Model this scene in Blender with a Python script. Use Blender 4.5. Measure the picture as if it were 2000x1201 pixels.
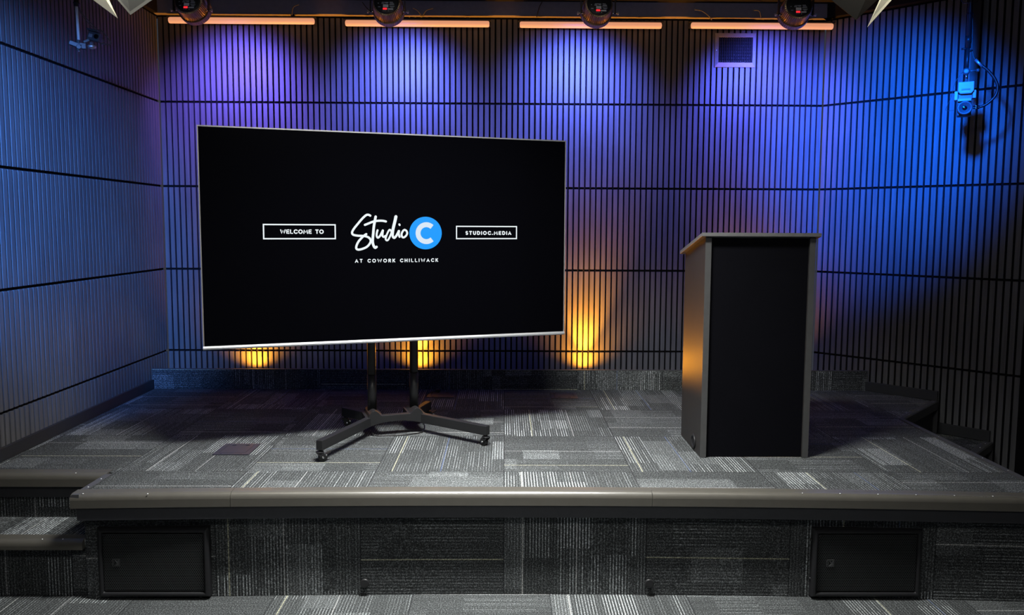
import bpy, bmesh, math, random
from mathutils import Vector, Matrix, Euler
random.seed(7)
for o in list(bpy.data.objects): bpy.data.objects.remove(o)
S = bpy.context.scene
COL = S.collection
PI = math.pi

# ------------------------------------------------------------------ camera
def make_camera():
    yaw, pitch, roll = 0.0095, 0.0862, 0.0049
    f = Vector((math.sin(yaw)*math.cos(pitch), math.cos(yaw)*math.cos(pitch), -math.sin(pitch)))
    r = Vector((math.cos(yaw), -math.sin(yaw), 0)); u = r.cross(f)
    c, s = math.cos(roll), math.sin(roll)
    r2 = c*r + s*u; u2 = -s*r + c*u
    m = Matrix((r2, u2, -f)).transposed().to_4x4()
    m.translation = Vector((0, 0, 1.67))
    cd = bpy.data.cameras.new('camera'); cd.sensor_width = 36; cd.lens = 27.0
    cd.shift_y = -30.5/2000; cd.clip_start = 0.05
    co = bpy.data.objects.new('camera', cd); COL.objects.link(co); co.matrix_world = m
    S.camera = co
make_camera()

# ------------------------------------------------------------------ world, exposure, lamps
S.view_settings.view_transform = 'Standard'; S.view_settings.look = 'None'
S.view_settings.exposure = 0.0; S.view_settings.gamma = 1.0; S.view_settings.use_curve_mapping = False
W = bpy.data.worlds.new('dark_room'); S.world = W; W.use_nodes = True
W.node_tree.nodes['Background'].inputs[0].default_value = (0.72, 0.78, 1.0, 1)
W.node_tree.nodes['Background'].inputs[1].default_value = 0.045

def spot(name, loc, target, watts, color, deg, blend=1.0, radius=0.05):
    l = bpy.data.lights.new(name, 'SPOT'); l.energy = watts; l.color = color
    l.spot_size = math.radians(deg); l.spot_blend = blend; l.shadow_soft_size = radius
    o = bpy.data.objects.new(name, l); COL.objects.link(o); o.location = loc
    o.rotation_euler = (Vector(target)-Vector(loc)).to_track_quat('-Z', 'Y').to_euler()
    return o
def area(name, loc, target, watts, color, sx, sy, spread=180):
    l = bpy.data.lights.new(name, 'AREA'); l.energy = watts; l.color = color
    l.shape = 'RECTANGLE'; l.size = sx; l.size_y = sy; l.spread = math.radians(spread)
    o = bpy.data.objects.new(name, l); COL.objects.link(o); o.location = loc
    o.rotation_euler = (Vector(target)-Vector(loc)).to_track_quat('-Z', 'Y').to_euler()
    return o
PAR_X = (-1.945, -0.732, 0.573, 1.805)
PAR_Y, PAR_Z = 4.85, 3.030
PAR_YAW = (0.0, 0.05, 0.10, -0.15)      # which way each can is turned (radians, + turns left)
PAR_TILT = 0.20
BEAM_TILT = 0.64
PAR_WATT = (290, 350, 370, 380)
PAR_COL = ((0.18, 0.13, 1.0), (0.12, 0.16, 1.0), (0.11, 0.16, 1.0), (0.09, 0.12, 1.0))
for i, x in enumerate(PAR_X):
    y = PAR_YAW[i]
    d = Vector((-math.sin(y)*math.cos(BEAM_TILT), math.cos(y)*math.cos(BEAM_TILT), -math.sin(BEAM_TILT)))
    p = Vector((x, PAR_Y, PAR_Z)) + Vector((0, math.cos(PAR_TILT), -math.sin(PAR_TILT)))*0.140
    spot('par_beam', p, p+d, PAR_WATT[i], PAR_COL[i], 95, 1.0, 0.07)
# blue washes on the two side walls, from the lamps hung over the audience
spot('blue_wash_right', (1.72, 3.35, 2.98), (2.62, 5.42, 2.22), 1500, (0.0, 0.13, 1.0), 47, 1.0, 0.08)
spot('blue_wash_left', (-1.45, 1.20, 2.75), (-2.50, 3.45, 1.98), 2000, (0.08, 0.29, 1.0), 41, 1.0, 0.05)
# footlights in the trough
FOOT_X = (-1.867, -0.637, 0.598, 1.85)
for x, dx in zip(FOOT_X, (0.7, 0.35, 0.25, -0.1)):
    spot('footlight_beam', (x, 5.625, 0.608), (x, 5.735, 1.15), 300, (1.0, 0.36, 0.02), 58, 1.0, 0.02)
    spot('footlight_flood', (x, 5.600, 0.608), (x, 5.72, 0.80), 46, (1.0, 0.36, 0.02), 140, 1.0, 0.02)
    spot('footlight_spill', (x, 5.600, 0.608), (x+dx, 4.40, 1.10), 60, (1.0, 0.36, 0.02), 62, 1.0, 0.02)
# an unseen fill added from the front, then the white key lights
area('front_fill', (0.1, 0.5, 3.2), (0.1, 3.4, 0.5), 17, (0.98, 0.97, 0.94), 1.2, 0.4, 120)
area('key_center', (-0.10, 2.88, 3.17), (-0.10, 3.45, 0.4), 88, (0.98, 0.99, 0.96), 1.1, 0.25, 100)
spot('key_left', (-1.52, 2.90, 2.85), (-0.6, 3.9, 0.5), 24, (1.0, 0.93, 0.78), 85, 1.0, 0.06)
spot('key_right', (1.46, 2.90, 2.85), (1.0, 3.8, 0.5), 15, (1.0, 0.93, 0.78), 85, 1.0, 0.06)

# ------------------------------------------------------------------ node helpers and materials
class NG:
    def __init__(s, name):
        s.m = bpy.data.materials.new(name); s.m.use_nodes = True
        s.t = s.m.node_tree; s.b = s.t.nodes['Principled BSDF']
    def n(s, kind, **kw):
        x = s.t.nodes.new(kind)
        for k, v in kw.items(): setattr(x, k, v)
        return x
    def put(s, sock, v):
        if hasattr(v, 'is_output') or isinstance(v, bpy.types.NodeSocket): s.t.links.new(v, sock)
        else: sock.default_value = v
    def math(s, op, a, b=None, c=None, clamp=False):
        x = s.n('ShaderNodeMath', operation=op); x.use_clamp = clamp
        s.put(x.inputs[0], a)
        if b is not None: s.put(x.inputs[1], b)
        if c is not None: s.put(x.inputs[2], c)
        return x.outputs[0]
    def comb(s, a, b, c=0.0):
        x = s.n('ShaderNodeCombineXYZ'); s.put(x.inputs[0], a); s.put(x.inputs[1], b); s.put(x.inputs[2], c)
        return x.outputs[0]
    def rnd(s, vec):
        x = s.n('ShaderNodeTexWhiteNoise', noise_dimensions='3D'); s.put(x.inputs[0], vec)
        sp = s.n('ShaderNodeSeparateColor'); s.t.links.new(x.outputs['Color'], sp.inputs[0])
        return sp.outputs[0], sp.outputs[1], sp.outputs[2]
    def mix(s, f, a, b):
        x = s.n('ShaderNodeMix', data_type='RGBA'); s.put(x.inputs[0], f); s.put(x.inputs[6], a); s.put(x.inputs[7], b)
        return x.outputs[2]
    def noise(s, scale, detail=2, vec=None, rough=0.5):
        x = s.n('ShaderNodeTexNoise'); x.inputs['Scale'].default_value = scale
        x.inputs['Detail'].default_value = detail; x.inputs['Roughness'].default_value = rough
        if vec is not None: s.put(x.inputs['Vector'], vec)
        return x.outputs[0]
    def pos(s):
        g = s.n('ShaderNodeNewGeometry'); sp = s.n('ShaderNodeSeparateXYZ'); s.t.links.new(g.outputs['Position'], sp.inputs[0])
        return g.outputs['Position'], sp.outputs[0], sp.outputs[1], sp.outputs[2]
    def bump(s, h, strength, dist):
        x = s.n('ShaderNodeBump'); s.put(x.inputs['Height'], h)
        x.inputs['Strength'].default_value = strength; x.inputs['Distance'].default_value = dist
        s.t.links.new(x.outputs[0], s.b.inputs['Normal'])

def basic(name, col, rough=0.5, metal=0.0, var=0.15, scale=30, bump=0.0, spec=0.5):
    g = NG(name)
    p = g.n('ShaderNodeTexCoord').outputs['Object']
    nz = g.noise(scale, 3, p)
    c0 = tuple(x*(1-var) for x in col)+(1,); c1 = tuple(min(1, x*(1+var)) for x in col)+(1,)
    g.put(g.b.inputs['Base Color'], g.mix(nz, c0, c1))
    g.b.inputs['Roughness'].default_value = rough; g.b.inputs['Metallic'].default_value = metal
    g.b.inputs['Specular IOR Level'].default_value = spec
    if bump: g.bump(nz, bump, 0.001)
    return g.m
def glow(name, col, strength, base=(0, 0, 0)):
    g = NG(name); g.b.inputs['Base Color'].default_value = base+(1,)
    g.b.inputs['Emission Color'].default_value = col+(1,); g.b.inputs['Emission Strength'].default_value = strength
    g.b.inputs['Roughness'].default_value = 0.4
    return g.m

def slat_mat():
    g = NG('charcoal_slat_wood'); P, x, y, z = g.pos()
    v = g.comb(g.math('MULTIPLY', x, 60.0), g.math('MULTIPLY', y, 60.0), g.math('MULTIPLY', z, 2.5))
    nz = g.noise(1.0, 4, v); big = g.noise(3.0, 2, P)
    f = g.math('MULTIPLY', nz, g.math('ADD', 0.6, big))
    g.put(g.b.inputs['Base Color'], g.mix(f, (0.060, 0.060, 0.064, 1), (0.140, 0.140, 0.146, 1)))
    g.b.inputs['Roughness'].default_value = 0.5
    g.b.inputs['Specular IOR Level'].default_value = 0.35
    g.bump(nz, 0.25, 0.0008)
    return g.m

def carpet(name, mode, BASE=0.055, AMP=0.48):
    g = NG(name); P, x, y, z = g.pos()
    def lin(s, off, sc): return g.math('DIVIDE', g.math('SUBTRACT', s, off), sc)
    if mode == 'deck': u, v = lin(x, 0.0, 0.613), lin(y, 3.592, 0.622)
    elif mode == 'floor': u, v = lin(x, 0.21, 0.62), lin(y, 3.592, 0.622)
    elif mode == 'riser': u, v = lin(x, 0.0, 0.645), lin(z, 0.66, 0.66)
    elif mode == 'lip': u, v = lin(x, -0.09, 0.612), lin(z, 0.40, 0.61)
    i, j = g.math('FLOOR', u), g.math('FLOOR', v)
    fu, fv = g.math('FRACT', u), g.math('FRACT', v)
    par = g.math('FLOORED_MODULO', g.math('ADD', i, j), 2.0)
    q = g.math('ADD', g.math('MULTIPLY', fu, par), g.math('MULTIPLY', fv, g.math('SUBTRACT', 1.0, par)))
    a = g.math('ADD', g.math('MULTIPLY', fv, par), g.math('MULTIPLY', fu, g.math('SUBTRACT', 1.0, par)))
    seed = g.math('ADD', g.math('MULTIPLY', i, 17.3), g.math('MULTIPLY', j, 5.7))
    r1, r2, r3 = g.rnd(g.comb(i, j, 3.3))
    # fine thread rows
    N = 46.0
    qq = g.math('MULTIPLY', q, N); li = g.math('FLOOR', qq)
    def row(t, w, soft):
        d = g.math('ABSOLUTE', g.math('SUBTRACT', g.math('FRACT', t), 0.5))
        return g.math('SUBTRACT', 1.0, g.math('DIVIDE', g.math('SUBTRACT', d, w), soft, clamp=True), clamp=True)
    L = row(qq, 0.07, 0.13)
    F = row(g.math('MULTIPLY', q, N*2), 0.12, 0.2)
    # woven blocks of stronger and weaker rows
    bq = g.math('FLOOR', g.math('ADD', g.math('MULTIPLY', q, 4.0), g.math('MULTIPLY', r1, 3.0)))
    ra, rb, rc = g.rnd(g.comb(bq, seed, 1.1))
    ba = g.math('FLOOR', g.math('ADD', g.math('MULTIPLY', a, g.math('ADD', 1.6, g.math('MULTIPLY', ra, 2.0))), rb))
    k1, k2, k3 = g.rnd(g.comb(bq, ba, seed))
    ls, l2, l3 = g.rnd(g.comb(li, ba, g.math('ADD', seed, 0.5)))
    alt = g.math('ADD', g.math('MULTIPLY', g.math('GREATER_THAN', ls, 0.3), 0.7), 0.3)
    amp = g.math('MULTIPLY', g.math('ADD', g.math('POWER', k1, 2.0), 0.10), alt)
    amp = g.math('MULTIPLY', amp, g.math('ADD', 0.45, g.math('MULTIPLY', par, 0.65)))
    patch = g.math('MULTIPLY', g.math('GREATER_THAN', k2, 0.86), 0.05)
    val = g.math('ADD', g.math('MULTIPLY', g.math('MULTIPLY', L, amp), AMP), g.math('ADD', g.math('MULTIPLY', F, 0.055), g.math('ADD', BASE, patch)))
    # tuft speckle
    sp = g.noise(180.0, 1, P); sp2 = g.noise(520.0, 0, P)
    spk = g.math('MULTIPLY', g.math('SUBTRACT', sp, 0.44, clamp=True), 17.0)
    spk = g.math('ADD', g.math('MULTIPLY', spk, g.math('MULTIPLY', sp2, sp2)), g.math('ADD', 0.10, g.math('MULTIPLY', sp2, 0.6)))
    val = g.math('MULTIPLY', val, spk)
    col = g.mix(val, (0.0, 0.0, 0.0, 1), (0.92, 0.98, 1.0, 1))
    # accent threads
    def accent(q0, w, colr, str_, c):
        dd = g.math('ABSOLUTE', g.math('SUBTRACT', q, q0))
        m = g.math('SUBTRACT', 1.0, g.math('DIVIDE', dd, w, clamp=True))
        m = g.math('MULTIPLY', g.math('MULTIPLY', g.math('GREATER_THAN', m, 0.15), str_), spk, clamp=True)
        return g.mix(m, c, colr)
    q1 = g.math('ADD', 0.08, g.math('MULTIPLY', r1, 0.34)); q2 = g.math('ADD', q1, 0.38)
    colr = g.mix(g.math('GREATER_THAN', r3, 0.5), (0.60, 0.59, 0.42, 1), (0.60, 0.60, 0.58, 1))
    colb = g.mix(g.math('GREATER_THAN', r2, 0.6), (0.50, 0.50, 0.50, 1), (0.13, 0.18, 0.34, 1))
    col = accent(q1, 0.0048, colr, 0.75, col)
    col = accent(q2, 0.0048, colb, 0.65, col)
    # tile seams
    eu = g.math('ABSOLUTE', g.math('SUBTRACT', fu, 0.5)); ev = g.math('ABSOLUTE', g.math('SUBTRACT', fv, 0.5))
    seam = g.math('MULTIPLY', g.math('GREATER_THAN', g.math('MAXIMUM', eu, ev), 0.4955), 0.55)
    col = g.mix(seam, col, (0.008, 0.008, 0.01, 1))
    g.put(g.b.inputs['Base Color'], col)
    g.b.inputs['Roughness'].default_value = 0.95; g.b.inputs['Specular IOR Level'].default_value = 0.1
    g.bump(g.math('ADD', sp, L), 0.5, 0.002)
    return g.m

def grille_mat():
    g = NG('perforated_steel_grille')
    sep = g.n('ShaderNodeSeparateXYZ'); g.t.links.new(g.n('ShaderNodeTexCoord').outputs['Object'], sep.inputs[0])
    px, pz = 0.0084, 0.0073
    row = g.math('DIVIDE', sep.outputs[2], pz); ri = g.math('FLOOR', row)
    u = g.math('ADD', g.math('DIVIDE', sep.outputs[0], px), g.math('MULTIPLY', ri, 0.5))
    du = g.math('SUBTRACT', g.math('FRACT', u), 0.5); dv = g.math('SUBTRACT', g.math('FRACT', row), 0.5)
    r = g.math('SQRT', g.math('ADD', g.math('MULTIPLY', du, du), g.math('MULTIPLY', dv, dv)))
    hole = g.math('LESS_THAN', r, 0.37)
    g.put(g.b.inputs['Base Color'], g.mix(hole, (0.028, 0.029, 0.031, 1), (0.002, 0.002, 0.002, 1)))
    g.put(g.b.inputs['Roughness'], g.math('ADD', 0.42, g.math('MULTIPLY', hole, 0.5)))
    g.put(g.b.inputs['Specular IOR Level'], g.math('SUBTRACT', 0.6, g.math('MULTIPLY', hole, 0.6)))
    g.bump(g.math('SUBTRACT', 1.0, hole), 0.6, 0.001)
    return g.m

M = {}
M['slat'] = slat_mat()
M['backing'] = basic('black_backing_felt', (0.006, 0.006, 0.007), 0.9, spec=0.1)
M['deck'] = carpet('plank_carpet_stage', 'deck'); M['floor'] = carpet('plank_carpet_room', 'floor')
M['riser'] = carpet('plank_carpet_riser', 'riser'); M['lip'] = carpet('plank_carpet_kerb', 'lip')
M['ceiling'] = basic('black_ceiling_paint', (0.012, 0.012, 0.016), 0.8, spec=0.15)
M['soffit'] = basic('dark_soffit_paint', (0.24, 0.22, 0.30), 0.7, spec=0.2)
M['nosing'] = basic('bronze_grey_vinyl_nosing', (0.085, 0.079, 0.067), 0.32, 0.0, 0.12, 25, 0.1, 0.7)
M['edge'] = basic('grey_metal_edge_strip', (0.09, 0.09, 0.095), 0.4, 0.2)
M['fascia'] = basic('charcoal_fascia_board', (0.040, 0.041, 0.046), 0.5)
M['base'] = basic('dark_rubber_baseboard', (0.020, 0.021, 0.024), 0.55)
M['black'] = basic('black_powder_coat', (0.014, 0.014, 0.015), 0.45, 0.0, 0.1, 40, 0.05, 0.25)
M['blacksteel'] = basic('satin_black_steel', (0.012, 0.012, 0.013), 0.42, 0.0, spec=0.3)
M['plastic'] = basic('black_plastic', (0.012, 0.012, 0.013), 0.45)
M['cabinet'] = basic('textured_black_cabinet_paint', (0.012, 0.012, 0.0135), 0.45, 0, 0.3, 300, 0.3, 0.35)
M['lectern'] = basic('black_laminate', (0.004, 0.004, 0.0055), 0.55, 0, 0.12, 6, 0, 0.03)
M['lectern_edge'] = basic('grey_black_edge_band', (0.062, 0.062, 0.062), 0.4)
M['lectern_top'] = basic('key_lit_lectern_top', (0.13, 0.13, 0.13), 0.35)  # paler than the edge bands, key light on the top put into its colour
M['lectern_side'] = basic('satin_black_side_panel', (0.028, 0.026, 0.026), 0.5, spec=0.2)
M['silver'] = basic('brushed_silver_aluminium', (0.62, 0.63, 0.66), 0.38, 0.85, 0.05)
M['chrome'] = basic('polished_chrome', (0.75, 0.76, 0.78), 0.15, 1.0, 0.04)
M['bezel'] = basic('grey_metal_bezel', (0.42, 0.41, 0.40), 0.35, 0.7, 0.05)
M['screen'] = basic('black_screen_glass', (0.0010, 0.0010, 0.0016), 0.12, 0, 0.05, 5, 0, 0.10)
M['white_glow'] = glow('white_screen_pixels', (0.90, 0.97, 1.0), 0.95)
M['pale_glow'] = glow('pale_blue_screen_pixels', (0.72, 0.83, 0.95), 0.95)
M['blue_glow'] = glow('azure_screen_pixels', (0.0, 0.32, 0.98), 1.0)
M['red_glow'] = glow('red_digit_display', (1.0, 0.02, 0.03), 2.5)
M['ledred'] = glow('small_red_led', (1.0, 0.12, 0.04), 0.6)
M['tube'] = glow('salmon_diffuser_glow', (1.0, 0.40, 0.20), 0.74, (0.30, 0.28, 0.28))
M['fin'] = basic('tube_lit_black_fins', (0.30, 0.21, 0.12), 0.35, 0.85)  # black fins tinted bronze for the tube light they reflect
M['label'] = basic('white_sticker_print', (0.85, 0.88, 0.88), 0.5)
M['print'] = basic('grey_panel_print', (0.60, 0.62, 0.66), 0.5)
M['badge'] = basic('dull_grey_badge_print', (0.06, 0.062, 0.064), 0.5)
M['vane'] = basic('dark_vent_vane', (0.035, 0.035, 0.04), 0.5)
M['vent'] = basic('painted_vent_metal', (0.20, 0.20, 0.21), 0.45)
M['camgrey'] = basic('light_grey_camera_shell', (0.26, 0.27, 0.28), 0.45)
M['camdark'] = basic('dark_camera_body', (0.055, 0.057, 0.062), 0.4)
M['lens'] = basic('lens_glass', (0.004, 0.004, 0.006), 0.05, 0, 0.05, 5, 0, 0.9)
M['leaf'] = basic('shaded_barn_door_sheet', (0.16, 0.165, 0.16), 0.5, 0.1, 0.05)  # darker grey puts the weaker light on this leaf into its colour
M['leaf_dark'] = basic('black_barn_door_sheet', (0.010, 0.009, 0.007), 0.6)
M['leaf_in'] = basic('lit_barn_door_inside', (0.85, 0.82, 0.66), 0.6, 0.0, 0.03)  # cream paints the lamp's light on the leaf's inner side
M['grille'] = grille_mat()
M['cable'] = basic('black_cable_rubber', (0.012, 0.012, 0.012), 0.4)
M['cable_grey'] = basic('grey_cable_rubber', (0.10, 0.095, 0.09), 0.45)
M['floorbox'] = basic('dark_violet_grey_floor_box', (0.028, 0.028, 0.040), 0.5)
M['lamp_lens'] = glow('lit_blue_lamp_lens', (0.1, 0.15, 1.0), 3.0)
M['warm_lens'] = glow('lit_warm_lamp_lens', (1.0, 0.93, 0.78), 4.0)
M['amber_lens'] = glow('lit_amber_lamp_lens', (1.0, 0.36, 0.03), 4.0)

# ------------------------------------------------------------------ mesh helpers
class MB:
    def __init__(s): s.v = []; s.f = []; s.sm = []
    def add(s, vs, fs, smooth=False):
        n = len(s.v); s.v += [tuple(p) for p in vs]; s.f += [tuple(n+k for k in f) for f in fs]; s.sm += [smooth]*len(fs)
        return s
    def box(s, c, size, R=None):
        hx, hy, hz = [k/2 for k in size]; c = Vector(c)
        vs = [Vector((sx*hx, sy*hy, sz*hz)) for sz in (-1, 1) for sy in (-1, 1) for sx in (-1, 1)]
        if R is not None: vs = [R @ p for p in vs]
        return s.add([c+p for p in vs], [(0, 2, 3, 1), (4, 5, 7, 6), (0, 1, 5, 4), (2, 6, 7, 3), (0, 4, 6, 2), (1, 3, 7, 5)])
    def mm(s, a, b):
        return s.box([(a[k]+b[k])/2 for k in range(3)], [abs(b[k]-a[k]) for k in range(3)])
    def prism(s, poly, z0, z1, axes='xyz', off=0.0):
        # poly in 2D, extruded along third axis
        def P(a, b, c):
            return {'xyz': (a, b, c), 'xzy': (a, c, b), 'yzx': (c, a, b)}[axes]
        n = len(poly); vs = [P(a, b, z0) for a, b in poly]+[P(a, b, z1) for a, b in poly]
        fs = [tuple(range(n))[::-1], tuple(range(n, 2*n))]+[(k, (k+1) % n, n+(k+1) % n, n+k) for k in range(n)]
        return s.add(vs, fs)
    def cyl(s, p0, p1, r0, r1=None, n=20, smooth=True):
        r1 = r0 if r1 is None else r1
        p0, p1 = Vector(p0), Vector(p1); d = (p1-p0).normalized()
        a = d.orthogonal().normalized(); b = d.cross(a); m = len(s.v)
        vs = []
        for p, r in ((p0, r0), (p1, r1)):
            vs += [p+(a*math.cos(2*PI*k/n)+b*math.sin(2*PI*k/n))*r for k in range(n)]
        s.add(vs, [(k, (k+1) % n, n+(k+1) % n, n+k) for k in range(n)], smooth)
        s.add(vs[:n], [tuple(range(n))[::-1]]); s.add(vs[n:], [tuple(range(n))])
        return s
    def lathe(s, prof, c, axis, n=32, fins=0, finamp=0.0):
        c = Vector(c); d = Vector(axis).normalized(); a = d.orthogonal().normalized()
        if abs(d.x) < 0.9: a = Vector((1, 0, 0)) - d*d.x; a.normalize()
        b = d.cross(a); vs = []
        for t, r in prof:
            for k in range(n): 
                an = 2*PI*k/n; rr = r + (finamp if fins and k % 2 else 0)
                vs.append(c+d*t+(a*math.cos(an)+b*math.sin(an))*max(rr, 1e-5))
        fs = [(m*n+k, m*n+(k+1) % n, (m+1)*n+(k+1) % n, (m+1)*n+k) for m in range(len(prof)-1) for k in range(n)]
        s.add(vs, fs, not fins)
        s.add(vs[:n], [tuple(range(n))]); s.add(vs[-n:], [tuple(range(n))[::-1]])
        return s
    def tube(s, pts, r, n=8, sub=6):
        P = [Vector(p) for p in pts]
        if sub > 1 and len(P) > 2:
            Q = []
            for k in range(len(P)-1):
                a, b, c, d = P[max(k-1, 0)], P[k], P[k+1], P[min(k+2, len(P)-1)]
                for q in range(sub):
                    t = q/sub
                    Q.append(0.5*((2*b)+(c-a)*t+(2*a-5*b+4*c-d)*t*t+(3*b-a-3*c+d)*t**3))
            Q.append(P[-1]); P = Q
        vs = []; up = None
        for k, p in enumerate(P):
            t = (P[min(k+1, len(P)-1)]-P[max(k-1, 0)]).normalized()
            a = t.orthogonal().normalized() if up is None else (up-t*up.dot(t)).normalized()
            up = a; b = t.cross(a)
            vs += [p+(a*math.cos(2*PI*q/n)+b*math.sin(2*PI*q/n))*r for q in range(n)]
        m = len(P)
        fs = [(k*n+q, k*n+(q+1) % n, (k+1)*n+(q+1) % n, (k+1)*n+q) for k in range(m-1) for q in range(n)]
        s.add(vs, fs, True); s.add(vs[:n], [tuple(range(n))[::-1]]); s.add(vs[-n:], [tuple(range(n))])
        return s
    def slab(s, quad, t):
        q = [Vector(p) for p in quad]; nrm = (q[1]-q[0]).cross(q[-1]-q[0]).normalized()*t
        n = len(q); return s.add(q+[p+nrm for p in q], [tuple(range(n))[::-1], tuple(range(n, 2*n))]+[(k, (k+1) % n, n+(k+1) % n, n+k) for k in range(n)])
    def build(s, name, mat, parent=None, bevel=0.0, world=None):
        me = bpy.data.meshes.new(name); vs = s.v
        if world is not None:
            inv = (Matrix.Translation(world.location) @ world.rotation_euler.to_matrix().to_4x4()).inverted()
            vs = [tuple(inv @ Vector(p)) for p in vs]
        me.from_pydata(vs, [], s.f)
        for p, k in zip(me.polygons, s.sm): p.use_smooth = k
        bm = bmesh.new(); bm.from_mesh(me); bmesh.ops.remove_doubles(bm, verts=bm.verts, dist=1e-6)
        bmesh.ops.recalc_face_normals(bm, faces=bm.faces); bm.to_mesh(me); bm.free()
        me.materials.append(M[mat]); o = bpy.data.objects.new(name, me); COL.objects.link(o)
        if parent is not None: o.parent = parent
        if bevel:
            b = o.modifiers.new('bevel', 'BEVEL'); b.width = bevel; b.segments = 3; b.limit_method = 'ANGLE'; b.angle_limit = math.radians(40)
        return o
def thing(name, label, cat, loc=(0, 0, 0), rot=(0, 0, 0), group=None):
    o = bpy.data.objects.new(name, None); COL.objects.link(o); o.empty_display_size = 0.05
    o.location = loc; o.rotation_euler = Euler(rot); o['label'] = label; o['category'] = cat
    if group: o['group'] = group
    return o
def tag(o, label, cat, group=None):
    o['label'] = label; o['category'] = cat
    if group: o['group'] = group
    return o
def struct(o): o['kind'] = 'structure'; return o
def copy_tree(o, parent=None):
    c = o.copy(); COL.objects.link(c)
    if parent is not None: c.parent = parent
    for ch in list(o.children): copy_tree(ch, c)
    return c
def centred(mb):
    "centre of a mesh builder's points, so that single-mesh things get an origin of their own"
    n = len(mb.v); return Vector([sum(p[k] for p in mb.v)/n for k in range(3)])
def solo(mb, name, mat, label, cat, group=None, bevel=0.0):
    c = centred(mb); mb.v = [tuple(Vector(p)-c) for p in mb.v]
    o = mb.build(name, mat, None, bevel); o.location = c
    return tag(o, label, cat, group)

# ------------------------------------------------------------------ room shell
D = 5.719
ROWS = [0.118, 0.728, 1.338, 1.947, 2.557, 3.166]
PITCH, SW, SD, GAPZ = 0.0413, 0.0288, 0.014, 0.016
def slat_wall(name, P0, d, nrm, length, zbot, start=0.008, extra_back=0.05):
    P0, d, nrm = Vector(P0), Vector(d), Vector(nrm); Z = Vector((0, 0, 1))
    mb = MB(); n = round(length/PITCH); pitch = length/n; start = (pitch-SW)/2
    rows = [(max(zbot, a)+(GAPZ/2 if a > zbot else 0), b-GAPZ/2) for a, b in zip([-.5]+ROWS[:-1], ROWS) if b > zbot+0.02]
    # lowest two bands merge: the course joint below the stage level is not used
    rows = [(zbot, ROWS[1]-GAPZ/2)]+[(a+GAPZ/2, b-GAPZ/2) for a, b in zip(ROWS[1:-1], ROWS[2:])]
    for k in range(n):
        s = start+k*pitch
        for a, b in rows:
            q = [P0+d*s-nrm*SD, P0+d*s, P0+d*(s+SW), P0+d*(s+SW)-nrm*SD]
            vs = [p+Z*a for p in q]+[p+Z*b for p in q]
            mb.add(vs, [(0, 1, 5, 4), (1, 2, 6, 5), (2, 3, 7, 6), (4, 5, 6, 7), (3, 2, 1, 0)])
    o = mb.build(name, 'slat'); struct(o)
    return o, P0, d, nrm, length
def backing(parent, name, P0, d, nrm, length, z0, z1, t=0.05, ext=0.0):
    P0, d, nrm = Vector(P0), Vector(d), Vector(nrm)
    q = [P0-d*ext-nrm*SD, P0+d*(length+ext)-nrm*SD, P0+d*(length+ext)-nrm*(SD+t), P0-d*ext-nrm*(SD+t)]
    return MB().prism([(p.x, p.y) for p in q], z0, z1).build(name, 'backing', parent)
CL = Vector((-2.521, D, 0)); CR = Vector((2.330, D, 0))
dR = Vector((0.7145, -0.6996, 0)); nR = Vector((-0.6996, -0.7145, 0))
dL = Vector((0.015, -1, 0)).normalized(); nL = Vector((1, 0.015, 0)).normalized()
w, *a = slat_wall('wall_back', CL, (1, 0, 0), (0, -1, 0), CR.x-CL.x, 0.40); backing(w, 'wall_backing', *a, 0.0, 3.30)
w, *a = slat_wall('wall_left', CL, dL, nL, 4.2, 0.40, 0.012); backing(w, 'wall_backing', *a, 0.0, 3.30)
RL = 1.335
w, *a = slat_wall('wall_right', CR, dR, nR, RL, 0.0); backing(w, 'wall_backing', *a, 0.0, 3.30)
# the plain wall beyond the slat panels, running back toward the audience
e = CR+dR*RL
struct(MB().mm((e.x+0.01, e.y-4.6, 0), (e.x+0.10, e.y+0.02, 3.30)).build('wall_right_front', 'backing'))
struct(MB().mm((-3.0, -1.0, -0.05), (4.2, 6.2, 0)).build('floor', 'floor'))
struct(MB().mm((-3.0, -1.0, 3.27), (4.2, 6.2, 3.32)).build('ceiling', 'ceiling'))
# dark bulkhead above the slats
mb = MB(); mb.mm((CL.x, D-0.055, 3.172), (CR.x+0.03, D+0.02, 3.27)); struct(mb.build('trim_1', 'soffit'))
q = [CR+nR*0.05, CR+dR*RL+nR*0.05, CR+dR*RL-nR*0.01, CR-nR*0.01]
struct(MB().prism([(p.x, p.y) for p in q], 3.172, 3.27).build('trim_2', 'ceiling'))
q = [CL+nL*0.03+dL*0.06, CL+nL*0.03+dL*4.2, CL-nL*0.01+dL*4.2, CL-nL*0.01+dL*0.06]
struct(MB().prism([(p.x, p.y) for p in q], 3.172, 3.27).build('trim_3', 'ceiling'))

# ------------------------------------------------------------------ stage
H = 0.495
def front(x): return 3.305-0.0125*x*x
XL, XR, YW = -1.883, 2.462, 3.541       # left corner, right edge, front of left wing
Tt = 0.275
wallL = lambda y: CL.x+(D-y)*0.015
stage = thing('stage_platform', 'low stage covered in grey striped carpet tiles with a bronze grey front edge', 'stage', (0.2, 4.4, 0))
NX = 28
def fx(k): return XL+(XR+0.9-XL)*k/NX
XF = 2.9
fr = [(XL+(XF-XL)*k/NX, front(XL+(XF-XL)*k/NX)) for k in range(NX+1)]
fr_in = [(x, y+0.03) for x, y in fr]
cornerR = (2.462, 4.624); wallpt = (2.945, 5.102)
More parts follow.
